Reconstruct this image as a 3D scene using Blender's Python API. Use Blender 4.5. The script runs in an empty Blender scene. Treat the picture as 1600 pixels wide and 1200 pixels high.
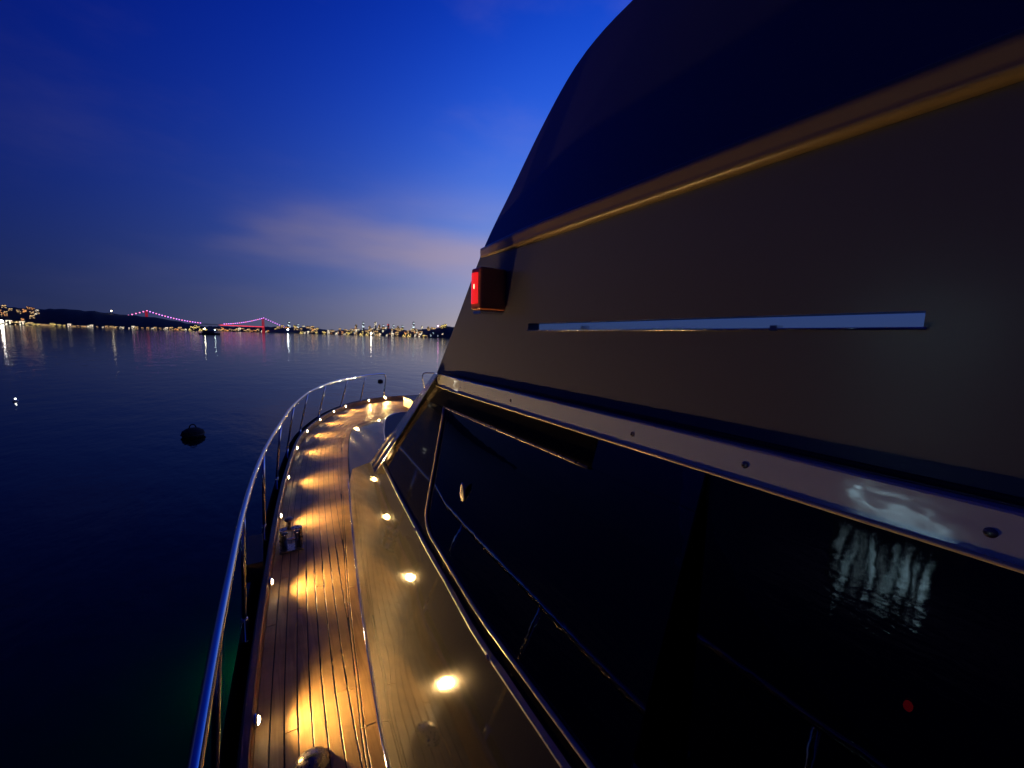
import bpy, math, random
import numpy as np
from mathutils import Matrix, Vector

sc = bpy.context.scene
COL = sc.collection
rnd = random.Random(7)

# ------------------------------------------------------------------ camera
CAM = Vector((0.0, 0.0, 1.75))
cd = bpy.data.cameras.new("camera")
cam = bpy.data.objects.new("camera", cd)
COL.objects.link(cam)
cd.sensor_width = 36.0
cd.lens = 36.0 * 603.0 / 1600.0
cd.clip_start = 0.02
cd.clip_end = 40000.0
_r, _d, _f = (0.841, -0.540, 0.030), (-0.037, -0.112, -0.993), (0.539, 0.834, -0.114)
_fv = Vector(_f).normalized()
_rv = Vector(_r); _rv = (_rv - _fv * _rv.dot(_fv)).normalized()
_uv = _rv.cross(_fv)
M = Matrix((( _rv.x, _uv.x, -_fv.x, CAM.x), (_rv.y, _uv.y, -_fv.y, CAM.y), (_rv.z, _uv.z, -_fv.z, CAM.z), (0, 0, 0, 1)))
cam.matrix_world = M
sc.camera = cam

# ------------------------------------------------------------------ world: blue hour, sun just below the horizon to starboard
SUN_AZ = 78.0
CLOUD_LOC = (4.61, 0.39, 1.78)
w = bpy.data.worlds.new("World"); sc.world = w; w.use_nodes = True
nt = w.node_tree; N = nt.nodes; L = nt.links
def wn(t, **k):
    n = N.new(t)
    for a, b in k.items(): setattr(n, a, b)
    return n
def wmath(op, a, b=None, c=None, clamp=False):
    n = wn('ShaderNodeMath', operation=op); n.use_clamp = clamp
    for i, v in enumerate((a, b, c)):
        if v is None: continue
        if isinstance(v, (int, float)): n.inputs[i].default_value = v
        else: L.new(v, n.inputs[i])
    return n.outputs[0]
def wmix(fac, a, b, blend='MIX'):
    n = wn('ShaderNodeMix', data_type='RGBA', blend_type=blend)
    for i, v in ((0, fac), (6, a), (7, b)):
        if isinstance(v, (int, float)): n.inputs[i].default_value = v
        elif isinstance(v, tuple): n.inputs[i].default_value = v + (1,)
        else: L.new(v, n.inputs[i])
    return n.outputs[2]
sky = wn('ShaderNodeTexSky', sky_type='NISHITA'); sky.sun_disc = False
sky.sun_elevation = math.radians(-2.4); sky.sun_rotation = math.radians(SUN_AZ)
sky.ozone_density = 8.0; sky.air_density = 1.0; sky.dust_density = 0.6
tc = wn('ShaderNodeTexCoord'); sep = wn('ShaderNodeSeparateXYZ'); L.new(tc.outputs['Generated'], sep.inputs[0])
zz = wmath('MAXIMUM', sep.outputs[2], 0.0); z2 = wmath('MULTIPLY', zz, zz)
# twilight arch: each colour falls off smoothly with height and with the angle from the set sun
sdir = (math.sin(math.radians(SUN_AZ)), math.cos(math.radians(SUN_AZ)), 0.0)
dotn = wn('ShaderNodeVectorMath', operation='DOT_PRODUCT'); L.new(tc.outputs['Generated'], dotn.inputs[0]); dotn.inputs[1].default_value = sdir
sd = wmath('SMOOTH_MIN', dotn.outputs['Value'], 0.62, 0.14)
cmbc = wn('ShaderNodeCombineColor')
for i_, (c0, c1, c2, c3) in enumerate(((-3.336, 4.366, -3.112, -6.251), (-3.083, 3.584, -0.809, -3.442), (-2.185, 2.006, 3.756, -4.78))):
    e_ = wmath('MULTIPLY_ADD', sd, c1, c0); e_ = wmath('MULTIPLY_ADD', zz, c2, e_); e_ = wmath('MULTIPLY_ADD', z2, c3, e_)
    L.new(wmath('EXPONENT', e_), cmbc.inputs[i_])
nsky = wmix(1.0, sky.outputs[0], (0.5, 1.6, 1.6), 'MULTIPLY')
skyc = wmix(0.10, cmbc.outputs[0], nsky)
glow = wmath('POWER', wmath('MULTIPLY_ADD', sd, 0.5, 0.5, True), 3.2)
# a soft low bank of cloud
mp = wn('ShaderNodeMapping'); L.new(tc.outputs['Generated'], mp.inputs[0]); mp.inputs['Scale'].default_value = (1.0, 1.0, 4.0); mp.inputs['Location'].default_value = CLOUD_LOC
nz = wn('ShaderNodeTexNoise'); L.new(mp.outputs[0], nz.inputs[0]); nz.inputs['Scale'].default_value = 1.7; nz.inputs['Detail'].default_value = 4.0; nz.inputs['Roughness'].default_value = 0.42
ramp = wn('ShaderNodeMapRange', interpolation_type='SMOOTHSTEP'); L.new(nz.outputs[0], ramp.inputs[0]); ramp.inputs[1].default_value = 0.45; ramp.inputs[2].default_value = 0.75
band = wmath('MULTIPLY', wmath('SUBTRACT', zz, 0.20), 11.0)
band = wmath('EXPONENT', wmath('MULTIPLY', wmath('MULTIPLY', band, band), -1.0))
cl = wmath('MULTIPLY', wmath('MULTIPLY', ramp.outputs[0], band), 0.8)
ccol = wmix(glow, (0.05, 0.05, 0.11), (0.75, 0.60, 0.78))
skyc = wmix(cl, skyc, ccol)
nz2 = wn('ShaderNodeTexNoise'); mp2 = wn('ShaderNodeMapping'); L.new(tc.outputs['Generated'], mp2.inputs[0]); mp2.inputs['Scale'].default_value = (1.0, 1.6, 3.0); mp2.inputs['Rotation'].default_value = (0.0, 0.5, 0.3)
L.new(mp2.outputs[0], nz2.inputs[0]); nz2.inputs['Scale'].default_value = 2.2; nz2.inputs['Detail'].default_value = 6.0; nz2.inputs['Roughness'].default_value = 0.55
rm2 = wn('ShaderNodeMapRange', interpolation_type='SMOOTHSTEP'); L.new(nz2.outputs[0], rm2.inputs[0]); rm2.inputs[1].default_value = 0.48; rm2.inputs[2].default_value = 0.78
skyc = wmix(wmath('MULTIPLY', rm2.outputs[0], 0.09), skyc, ccol)
bg = N['Background']; L.new(skyc, bg.inputs[0]); bg.inputs[1].default_value = 1.0

sc.view_settings.view_transform = 'Standard'
sc.view_settings.look = 'None'
sc.view_settings.exposure = 0.0
sc.view_settings.gamma = 1.0
sc.cycles.use_denoising = True
sc.cycles.max_bounces = 8
sc.cycles.sample_clamp_indirect = 6.0
sc.cycles.caustics_reflective = False
sc.cycles.caustics_refractive = False

# ------------------------------------------------------------------ materials
MATS = {}
def mat(name, col=(0.5, 0.5, 0.5), rough=0.5, metal=0.0, ior=1.5, coat=0.0, emit=None, estr=0.0):
    m = bpy.data.materials.new(name); m.use_nodes = True
    b = m.node_tree.nodes['Principled BSDF']
    b.inputs['Base Color'].default_value = tuple(col) + (1,)
    b.inputs['Roughness'].default_value = rough
    b.inputs['Metallic'].default_value = metal
    b.inputs['IOR'].default_value = ior
    b.inputs['Coat Weight'].default_value = coat
    b.inputs['Coat Roughness'].default_value = 0.03
    if emit:
        b.inputs['Emission Color'].default_value = tuple(emit) + (1,)
        b.inputs['Emission Strength'].default_value = estr
    MATS[name] = m
    return m
def nd(m, t, **k):
    n = m.node_tree.nodes.new(t)
    for a, b in k.items(): setattr(n, a, b)
    return n
def lk(m, a, b): m.node_tree.links.new(a, b)
def bsdf(m): return m.node_tree.nodes['Principled BSDF']
def add_bump(m, scale, strength, dist=0.002, stretch=(1, 1, 1), detail=4.0):
    t = nd(m, 'ShaderNodeTexCoord'); mpn = nd(m, 'ShaderNodeMapping'); mpn.inputs['Scale'].default_value = stretch
    n = nd(m, 'ShaderNodeTexNoise'); n.inputs['Scale'].default_value = scale; n.inputs['Detail'].default_value = detail
    bp = nd(m, 'ShaderNodeBump'); bp.inputs['Strength'].default_value = strength; bp.inputs['Distance'].default_value = dist
    lk(m, t.outputs['Object'], mpn.inputs[0]); lk(m, mpn.outputs[0], n.inputs[0]); lk(m, n.outputs[0], bp.inputs['Height'])
    lk(m, bp.outputs[0], bsdf(m).inputs['Normal'])
    return n
def rough_var(m, scale, lo, hi, stretch=(1, 1, 1)):
    t = nd(m, 'ShaderNodeTexCoord'); mpn = nd(m, 'ShaderNodeMapping'); mpn.inputs['Scale'].default_value = stretch
    n = nd(m, 'ShaderNodeTexNoise'); n.inputs['Scale'].default_value = scale; n.inputs['Detail'].default_value = 6.0
    r = nd(m, 'ShaderNodeMapRange'); r.inputs[1].default_value = 0.3; r.inputs[2].default_value = 0.7; r.inputs[3].default_value = lo; r.inputs[4].default_value = hi
    lk(m, t.outputs['Object'], mpn.inputs[0]); lk(m, mpn.outputs[0], n.inputs[0]); lk(m, n.outputs[0], r.inputs[0]); lk(m, r.outputs[0], bsdf(m).inputs['Roughness'])

# teak: grain along the plank, plank-to-plank variation by object
teak = mat('teak', (0.3, 0.17, 0.07), 0.55); rough_var(teak, 4.0, 0.38, 0.68)
def make_teak(m, c0, c1, c2):
    t = nd(m, 'ShaderNodeTexCoord'); oi = nd(m, 'ShaderNodeObjectInfo')
    mp_ = nd(m, 'ShaderNodeMapping'); mp_.inputs['Scale'].default_value = (60, 3, 20)
    n = nd(m, 'ShaderNodeTexNoise'); n.inputs['Scale'].default_value = 1.0; n.inputs['Detail'].default_value = 6; n.inputs['Distortion'].default_value = 0.5
    ad = nd(m, 'ShaderNodeVectorMath', operation='ADD')
    cmb = nd(m, 'ShaderNodeCombineXYZ'); mu = nd(m, 'ShaderNodeMath', operation='MULTIPLY'); mu.inputs[1].default_value = 37.0
    lk(m, oi.outputs['Random'], mu.inputs[0]); lk(m, mu.outputs[0], cmb.inputs[1]); lk(m, t.outputs['Object'], ad.inputs[0]); lk(m, cmb.outputs[0], ad.inputs[1])
    lk(m, ad.outputs[0], mp_.inputs[0]); lk(m, mp_.outputs[0], n.inputs[0])
    cr = nd(m, 'ShaderNodeValToRGB'); cr.color_ramp.elements[0].position = 0.3; cr.color_ramp.elements[1].position = 0.7
    cr.color_ramp.elements[0].color = c0 + (1,); cr.color_ramp.elements[1].color = c1 + (1,)
    lk(m, n.outputs[0], cr.inputs[0])
    mx = nd(m, 'ShaderNodeMix', data_type='RGBA'); mx.blend_type = 'MIX'; mx.inputs[7].default_value = c2 + (1,)
    m2 = nd(m, 'ShaderNodeMath', operation='MULTIPLY'); m2.inputs[1].default_value = 0.8
    lk(m, oi.outputs['Random'], m2.inputs[0]); lk(m, m2.outputs[0], mx.inputs[0]); lk(m, cr.outputs[0], mx.inputs[6])
    # large weathering blotches
    n2 = nd(m, 'ShaderNodeTexNoise'); n2.inputs['Scale'].default_value = 5.0; n2.inputs['Detail'].default_value = 3; lk(m, t.outputs['Object'], n2.inputs[0])
    r2 = nd(m, 'ShaderNodeMapRange'); r2.inputs[1].default_value = 0.3; r2.inputs[2].default_value = 0.7; r2.inputs[3].default_value = 0.62; r2.inputs[4].default_value = 1.15
    lk(m, n2.outputs[0], r2.inputs[0])
    mx2 = nd(m, 'ShaderNodeVectorMath', operation='SCALE'); lk(m, mx.outputs[2], mx2.inputs[0]); lk(m, r2.outputs[0], mx2.inputs['Scale'])
    lk(m, mx2.outputs[0], bsdf(m).inputs['Base Color'])
    bp = nd(m, 'ShaderNodeBump'); bp.inputs['Strength'].default_value = 0.35; bp.inputs['Distance'].default_value = 0.0015
    lk(m, n.outputs[0], bp.inputs['Height']); lk(m, bp.outputs[0], bsdf(m).inputs['Normal'])
make_teak(teak, (0.24, 0.14, 0.050), (0.46, 0.29, 0.125), (0.35, 0.235, 0.105))
varnish = mat('varnished_teak', (0.25, 0.11, 0.035), 0.45)
make_teak(varnish, (0.24, 0.11, 0.035), (0.42, 0.22, 0.08), (0.34, 0.18, 0.07))
caulk = mat('caulk', (0.012, 0.011, 0.010), 0.6)
steel = mat('polished_steel', (0.62, 0.62, 0.63), 0.12, metal=1.0); rough_var(steel, 40.0, 0.06, 0.22)
steel_dull = mat('dull_bronze', (0.30, 0.26, 0.21), 0.3, metal=1.0); rough_var(steel_dull, 60.0, 0.15, 0.5); add_bump(steel_dull, 70.0, 0.25, 0.002)
paint = mat('dark_gloss_paint', (0.055, 0.053, 0.05), 0.1, ior=3.0); rough_var(paint, 3.0, 0.035, 0.07)
add_bump(paint, 5.0, 0.05, 0.004, detail=2.0)
wallp = mat('grey_satin_paint', (0.105, 0.112, 0.165), 0.24, ior=1.7); add_bump(wallp, 2.2, 0.06, 0.01, detail=3.0)
ledgep = mat('brushed_aluminium', (0.60, 0.60, 0.61), 0.2, metal=1.0); rough_var(ledgep, 14.0, 0.07, 0.18, (1, .3, 1)); add_bump(ledgep, 9.0, 0.22, 0.004, (1, 0.6, 1), 3.0)
ledgepaint = mat('pale_ledge_gelcoat', (0.60, 0.68, 0.76), 0.12, ior=2.3); rough_var(ledgepaint, 14.0, 0.05, 0.12, (1, .3, 1)); add_bump(ledgepaint, 12.0, 0.30, 0.004, (1, 0.6, 1), 3.0)
mouldp = mat('moulding_paint', (0.24, 0.18, 0.115), 0.30, ior=1.6)
sillp = mat('sill_gelcoat', (0.42, 0.42, 0.38), 0.5, ior=1.35); rough_var(sillp, 20.0, 0.4, 0.6)
framep = mat('cream_trim', (0.62, 0.55, 0.42), 0.25, ior=1.6)
roofp = mat('coachroof_paint', (0.02, 0.02, 0.022), 0.12, ior=1.7)
satin_black = mat('satin_black', (0.006, 0.006, 0.007), 0.4, ior=1.12)
black = mat('black_gloss', (0.006, 0.006, 0.007), 0.05, ior=1.5)
rubber = mat('black_rubber', (0.012, 0.012, 0.013), 0.6)
hullp = mat('hull_paint', (0.006, 0.007, 0.012), 0.35)
brownp = mat('varnished_brown', (0.40, 0.12, 0.05), 0.35); add_bump(brownp, 40.0, 0.2, 0.001, (1, 1, 0.1))
white_plastic = mat('cream_plastic', (0.6, 0.57, 0.5), 0.4)
redlens = mat('red_lens', (0.5, 0.01, 0.01), 0.2, emit=(1.0, 0.02, 0.022), estr=0.8)
redglow = mat('red_reflection', (0.3, 0.0, 0.0), 0.3, emit=(1.0, 0.01, 0.02), estr=0.35)
bluescr = mat('blue_screen', (0.0, 0.0, 0.02), 0.3, emit=(0.01, 0.02, 0.35), estr=0.25)
lamp_em = mat('warm_lens', (1, 0.8, 0.5), 0.3, emit=(1.0, 0.72, 0.36), estr=60.0)
sofa = mat('dark_upholstery', (0.012, 0.012, 0.014), 0.8)
slotglass = bpy.data.materials.new('blue_acrylic'); slotglass.use_nodes = True
_q = slotglass.node_tree.nodes; _q.clear(); _qo = _q.new('ShaderNodeOutputMaterial'); _qt = _q.new('ShaderNodeBsdfTransparent'); _qt.inputs[0].default_value = (0.25, 0.36, 0.58, 1)
slotglass.node_tree.links.new(_qt.outputs[0], _qo.inputs[0])
glass = bpy.data.materials.new('tinted_glass'); glass.use_nodes = True
_n = glass.node_tree.nodes; _n.clear()
_o = _n.new('ShaderNodeOutputMaterial'); _mx = _n.new('ShaderNodeMixShader'); _tr = _n.new('ShaderNodeBsdfTransparent'); _gl = _n.new('ShaderNodeBsdfGlossy'); _fr = _n.new('ShaderNodeFresnel')
_tr.inputs[0].default_value = (0.30, 0.31, 0.33, 1); _gl.inputs['Roughness'].default_value = 0.015; _gl.inputs[0].default_value = (1, 1, 1, 1); _gb = _n.new('ShaderNodeBump'); _gt = _n.new('ShaderNodeTexCoord'); _gn = _n.new('ShaderNodeTexNoise'); _gn.inputs['Scale'].default_value = 16.0; _gn.inputs['Detail'].default_value = 2.0; _gb.inputs['Strength'].default_value = 0.045; _gb.inputs['Distance'].default_value = 0.004; glass.node_tree.links.new(_gt.outputs['Object'], _gn.inputs[0]); glass.node_tree.links.new(_gn.outputs[0], _gb.inputs['Height']); glass.node_tree.links.new(_gb.outputs[0], _gl.inputs['Normal']); _fr.inputs[0].default_value = 1.95
glass.node_tree.links.new(_fr.outputs[0], _mx.inputs[0]); glass.node_tree.links.new(_tr.outputs[0], _mx.inputs[1]); glass.node_tree.links.new(_gl.outputs[0], _mx.inputs[2]); glass.node_tree.links.new(_mx.outputs[0], _o.inputs[0])
MATS['glass'] = glass

# ------------------------------------------------------------------ mesh helpers
def mesh(name, v, f, m, smooth=False):
    me = bpy.data.meshes.new(name); me.from_pydata([tuple(p) for p in v], [], [tuple(q) for q in f]); me.validate(); me.update()
    if m: me.materials.append(m)
    if smooth:
        for p in me.polygons: p.use_smooth = True
    return me
def link(name, me, parent=None, loc=(0, 0, 0), rot=(0, 0, 0), scale=(1, 1, 1)):
    o = bpy.data.objects.new(name, me); COL.objects.link(o)
    o.location = loc; o.rotation_euler = rot; o.scale = scale
    if parent is not None: attach(o, parent)
    return o
ROOTINV = {}
def attach(o, parent):
    o.parent = parent
    if parent.name in ROOTINV: o.matrix_parent_inverse = ROOTINV[parent.name]
def root(name, loc, label, cat, group=None):
    o = bpy.data.objects.new(name, None); COL.objects.link(o); o.location = loc; o.empty_display_size = 0.3
    ROOTINV[o.name] = Matrix.Translation(-Vector(loc))
    o['label'] = label; o['category'] = cat
    if group: o['group'] = group
    return o
def tag(o, label, cat, group=None):
    o['label'] = label; o['category'] = cat
    if group: o['group'] = group
    return o
def box_vf(x0, x1, y0, y1, z0, z1, o=0):
    v = [(x0, y0, z0), (x1, y0, z0), (x1, y1, z0), (x0, y1, z0), (x0, y0, z1), (x1, y0, z1), (x1, y1, z1), (x0, y1, z1)]
    f = [(0, 3, 2, 1), (4, 5, 6, 7), (0, 1, 5, 4), (1, 2, 6, 5), (2, 3, 7, 6), (3, 0, 4, 7)]
    return v, [tuple(i + o for i in q) for q in f]
def boxes(name, bl, m):
    V = []; F = []
    for b in bl:
        v, f = box_vf(*b, o=len(V)); V += v; F += f
    return mesh(name, V, F, m)
def tube(pts, r, m, seg=10, name='tube', caps=True, radii=None):
    P = [Vector(p) for p in pts]; V = []; F = []
    t0 = (P[1] - P[0]).normalized()
    n = t0.cross(Vector((0, 0, 1)));
    if n.length < 1e-3: n = t0.cross(Vector((1, 0, 0)))
    n.normalize()
    for i, p in enumerate(P):
        t = (P[min(i + 1, len(P) - 1)] - P[max(i - 1, 0)]).normalized()
        n = (n - t * n.dot(t)).normalized(); b = t.cross(n)
        rr = radii[i] if radii else r
        for k in range(seg):
            a = 2 * math.pi * k / seg
            V.append(p + (n * math.cos(a) + b * math.sin(a)) * rr)
    for i in range(len(P) - 1):
        for k in range(seg):
            F.append((i * seg + k, i * seg + (k + 1) % seg, (i + 1) * seg + (k + 1) % seg, (i + 1) * seg + k))
    if caps:
        F.append(tuple(range(seg))[::-1]); F.append(tuple((len(P) - 1) * seg + k for k in range(seg)))
    return mesh(name, V, F, m, True)
def lathe(prof, m, seg=20, name='lathe', smooth=True):
    V = []; F = []
    for (r, z) in prof:
        for k in range(seg):
            a = 2 * math.pi * k / seg; V.append((r * math.cos(a), r * math.sin(a), z))
    for i in range(len(prof) - 1):
        for k in range(seg):
            F.append((i * seg + k, i * seg + (k + 1) % seg, (i + 1) * seg + (k + 1) % seg, (i + 1) * seg + k))
    F.append(tuple(range(seg))[::-1]); F.append(tuple((len(prof) - 1) * seg + k for k in range(seg)))
    return mesh(name, V, F, m, smooth)
def shell(name, V, F, off, m, smooth=False):
    """front faces V,F thickened by the vector off, with side walls along every open edge"""
    V = [Vector(p) for p in V]; n = len(V); off = Vector(off)
    E = {}
    for q in F:
        for a, b in zip(q, q[1:] + q[:1]): E[(a, b)] = 1
    G = list(F) + [tuple(i + n for i in q[::-1]) for q in F]
    W = V + [p + off for p in V]
    for (a, b) in E:
        if (b, a) not in E:
            k = len(W); W += [V[b], V[a], V[a] + off, V[b] + off]; G.append((k, k + 1, k + 2, k + 3))     # own corners: the face normals stay clean
    return mesh(name, W, G, m, smooth)
def spline(P, n):
    """Catmull-Rom through P resampled evenly to n points"""
    P = np.array(P, float); Q = np.vstack([2 * P[0] - P[1], P, 2 * P[-1] - P[-2]]); out = []
    for i in range(1, len(Q) - 2):
        p0, p1, p2, p3 = Q[i - 1:i + 3]
        for t in np.linspace(0, 1, 24, endpoint=False):
            out.append(0.5 * ((2 * p1) + (-p0 + p2) * t + (2 * p0 - 5 * p1 + 4 * p2 - p3) * t * t + (-p0 + 3 * p1 - 3 * p2 + p3) * t ** 3))
    out.append(P[-1]); out = np.array(out)
    s = np.concatenate([[0], np.cumsum(np.linalg.norm(np.diff(out, axis=0), axis=1))])
    u = np.linspace(0, s[-1], n)
    return np.stack([np.interp(u, s, out[:, k]) for k in range(out.shape[1])], 1)

# ================================================================== WATER AND FAR SHORES
WZ = -2.0
water = mat('sea_water', (0.0005, 0.006, 0.0035), 0.06, ior=1.22)
def water_nodes(m):
    t = nd(m, 'ShaderNodeTexCoord')
    n1 = nd(m, 'ShaderNodeTexNoise'); n1.inputs['Scale'].default_value = 0.55; n1.inputs['Detail'].default_value = 5; n1.inputs['Roughness'].default_value = 0.55
    n2 = nd(m, 'ShaderNodeTexNoise'); n2.inputs['Scale'].default_value = 2.6; n2.inputs['Detail'].default_value = 3
    mp_ = nd(m, 'ShaderNodeMapping'); mp_.inputs['Rotation'].default_value = (0, 0, 0.5); mp_.inputs['Scale'].default_value = (1.0, 0.55, 1)
    lk(m, t.outputs['Object'], mp_.inputs[0]); lk(m, mp_.outputs[0], n1.inputs[0]); lk(m, mp_.outputs[0], n2.inputs[0])
    a = nd(m, 'ShaderNodeMath', operation='MULTIPLY_ADD'); a.inputs[1].default_value = 0.22
    lk(m, n2.outputs[0], a.inputs[0]); lk(m, n1.outputs[0], a.inputs[2])
    bp = nd(m, 'ShaderNodeBump'); bp.inputs['Strength'].default_value = 0.5; bp.inputs['Distance'].default_value = 0.095
    lk(m, a.outputs[0], bp.inputs['Height']); lk(m, bp.outputs[0], bsdf(m).inputs['Normal'])
water_nodes(water)
_S = 16000.0
wo = link('water', mesh('water', [(-_S, -_S, WZ), (_S, -_S, WZ), (_S, _S, WZ), (-_S, _S, WZ)], [(0, 1, 2, 3)], water)); wo['kind'] = 'structure'

YAW = 32.873
def far(px, depth, z=0.0):
    """a spot on the far shores: bearing given as the photo column it is seen in, distance in metres along the view axis"""
    a = math.atan((px - 800.0) / 603.0); h = depth / math.cos(a); az = math.radians(YAW) + a
    return Vector((h * math.sin(az), h * math.cos(az), WZ + z))
def hor(px): return 507.0 + 0.03 * px
def elev(px, y, depth): return (hor(px) - y) / 603.0 * depth + 3.75

hillm = mat('wooded_hill', (0.020, 0.026, 0.022), 0.9)
_n1 = nd(hillm, 'ShaderNodeTexNoise'); _n1.inputs['Scale'].default_value = 0.02; _n1.inputs['Detail'].default_value = 8
_t = nd(hillm, 'ShaderNodeTexCoord'); lk(hillm, _t.outputs['Object'], _n1.inputs[0])
_cr = nd(hillm, 'ShaderNodeValToRGB'); _cr.color_ramp.elements[0].color = (0.010, 0.014, 0.010, 1); _cr.color_ramp.elements[1].color = (0.05, 0.055, 0.045, 1)
lk(hillm, _n1.outputs[0], _cr.inputs[0]); lk(hillm, _cr.outputs[0], bsdf(hillm).inputs['Base Color'])
HILLS = {}
def hill(key, prof, d_front, d_ridge):
    pxs = [p[0] for p in prof]; ys = [p[1] for p in prof]
    V = []; F = []; n = 160; r = random.Random(key)
    fine = [r.uniform(-1, 1) for _ in range(n + 1)]
    X = np.linspace(pxs[0], pxs[-1], n + 1)
    hs = []
    for i, px in enumerate(X):
        h = max(2.0, elev(px, float(np.interp(px, pxs, ys)), d_ridge)) + fine[i] * d_ridge * 0.0011 + 0.6 * fine[(i * 7) % n] * d_ridge * 0.0011
        h = max(h, 1.0); hs.append(h)
        for d, k in ((d_front, -0.02), (d_front + 12, 0.03), (d_front * .7 + d_ridge * .3, 0.42), (d_front * .35 + d_ridge * .65, 0.8), (d_ridge, 1.0), (d_ridge * 1.25, 0.5), (d_ridge * 1.4, -0.02)):
            V.append(far(px, d, h * k))
    for i in range(n):
        for j in range(6):
            a = i * 7 + j; F.append((a, a + 7, a + 8, a + 1))
    HILLS[key] = (X, np.array(hs), d_front, d_ridge)
    o = link('hill', mesh('hill', V, F, hillm, True)); o['kind'] = 'structure'
def hill_z(key, px, d):
    X, hs, df, dr = HILLS[key]
    h = float(np.interp(px, X, hs)); t = (d - df) / (dr - df)
    return max(0.5, h * float(np.interp(t, [0, 0.01, .3, .65, 1], [0.0, .03, .42, .8, 1.0])))
hill('A', [(-900, 470), (-500, 474), (-200, 476), (0, 479), (60, 484), (100, 484), (150, 487), (200, 493), (240, 496), (280, 503), (310, 508), (338, 514)], 2200.0, 2600.0)
hill('B', [(290, 514), (330, 510), (380, 511), (430, 511), (480, 513), (520, 517)], 4750.0, 5600.0)
hill('C', [(420, 517), (440, 512), (480, 512), (520, 517), (560, 516), (600, 513), (640, 517), (690, 512), (760, 516), (900, 522), (1300, 534)], 3900.0, 4900.0)
hill('D', [(648, 526), (662, 521), (676, 515), (700, 510), (760, 520), (1000, 530), (1300, 540)], 2300.0, 2550.0)

# ---- lit buildings
wallm = mat('far_wall', (0.10, 0.095, 0.09), 0.8)
roofm = mat('far_roof', (0.06, 0.045, 0.04), 0.8)
EM = {}
def em(name, col, s):
    if name not in EM: EM[name] = mat(name, (0.1, 0.1, 0.1), 0.5, emit=col, estr=s)
    return EM[name]
em('lit_warm', (1.0, 0.62, 0.26), 2.1); em('lit_white', (1.0, 0.86, 0.62), 2.6); em('lit_cool', (0.75, 0.9, 1.0), 3.0)
em('lit_yellow', (1.0, 0.74, 0.22), 2.9); em('lit_red', (1.0, 0.12, 0.10), 2.0); em('lit_pink', (1.0, 0.25, 0.6), 3.0); em('lit_orange', (1.0, 0.42, 0.12), 2.1)
BV = {}
def building_variant(kind, w, d, h, cols, rows, frac, emn, seed, hip=False):
    """front (local -y) faces the viewer; body, hipped or flat roof, lit windows with frames proud of the wall"""
    r = random.Random(seed)
    V, F = box_vf(-w / 2, w / 2, 0, d, -6, h); body = mesh(kind + '_body', V, F, wallm)
    if hip:
        v = [(-w / 2 - .4, -.4, h), (w / 2 + .4, -.4, h), (w / 2 + .4, d + .4, h), (-w / 2 - .4, d + .4, h), (-w / 4, d / 2, h + w * .16), (w / 4, d / 2, h + w * .16)]
        rf = mesh('roof', v, [(0, 1, 5, 4), (1, 2, 5), (2, 3, 4, 5), (3, 0, 4), (0, 3, 2, 1)], roofm)
    else:
        rf = boxes('roof', [(-w / 2 - .3, w / 2 + .3, -.3, d + .3, h + 0.02, h + .8), (-w / 8, w / 5, d * .3, d * .7, h + .82, h + 3.2)], roofm)
    bl = []
    cw = w / cols; rh = h / rows
    for i in range(cols):
        for j in range(rows):
            if r.random() < frac: bl.append((-w / 2 + cw * (i + .14), -w / 2 + cw * (i + .86), -.35, -.02, rh * (j + .2), rh * (j + .82)))
    if not bl: bl.append((-w / 2 + cw * .14, -w / 2 + cw * .86, -.35, -.02, rh * .2, rh * .8))
    win = boxes('lit_windows', bl, EM[emn])
    BV[kind] = (body, rf, win)
VAR = []
_i = 0
for emn in ('lit_warm', 'lit_white', 'lit_cool', 'lit_yellow', 'lit_orange'):
    for (w_, d_, h_, c_, r_, fr_, hip_) in ((14, 12, 13, 4, 4, .35, True), (20, 14, 18, 5, 5, .3, False), (26, 14, 11, 7, 3, .45, True)):
        building_variant('b_%s_%d' % (emn, h_), w_, d_, h_, c_, r_, fr_, emn, _i, hip_); _i += 1
for emn in ('lit_warm', 'lit_white', 'lit_cool', 'lit_red'):
    building_variant('t_%s' % emn, 26, 24, 90, 4, 18, .32, emn, _i); _i += 1
def building(px, depth, base, kind, label, group, s=1.0, name='shore_building'):
    p = far(px, depth, base); yaw = -math.atan2(p.x, p.y)
    r = bpy.data.objects.new(name, None); COL.objects.link(r); r.location = p; r.rotation_euler = (0, 0, yaw); r.scale = (s, s, s)
    cw = [v for k, v in (('orange', 'orange'), ('warm', 'amber'), ('white', 'cream'), ('cool', 'blue-white'), ('yellow', 'yellow'), ('red', 'red')) if k in kind][0]
    at_ = [v for k, v in ((40, 'at the left edge'), (110, 'left of the dark wooded crest'), (200, 'below the lone crest lamp'), (296, 'below the left bridge tower'), (340, 'by the headland tip'), (400, 'under the bridge deck'), (440, 'below the right bridge tower'), (485, 'just right of the bridge'), (530, 'over the curve of the bow rail'), (575, 'over the far stanchions of the bow rail'), (620, 'over the end of the bow rail'), (2000, 'next to the sloping yacht front')) if px < k][0]
    r['label'] = '%s %s, %s' % (cw + '-lit', label, at_); r['category'] = 'building'; r['group'] = group
    for nm, me in zip(('wall', 'roof', 'lit_windows'), BV[kind]):
        o = bpy.data.objects.new(nm, me); COL.objects.link(o); o.parent = r
        if nm == 'lit_windows': o['kind'] = 'stuff'
    return r
rb = random.Random(21)
def pick(ws):
    e = rb.choices([k for k, _ in ws], [v for _, v in ws])[0]
    return 'b_%s_%d' % (e, rb.choice((13, 18, 11)))
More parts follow.
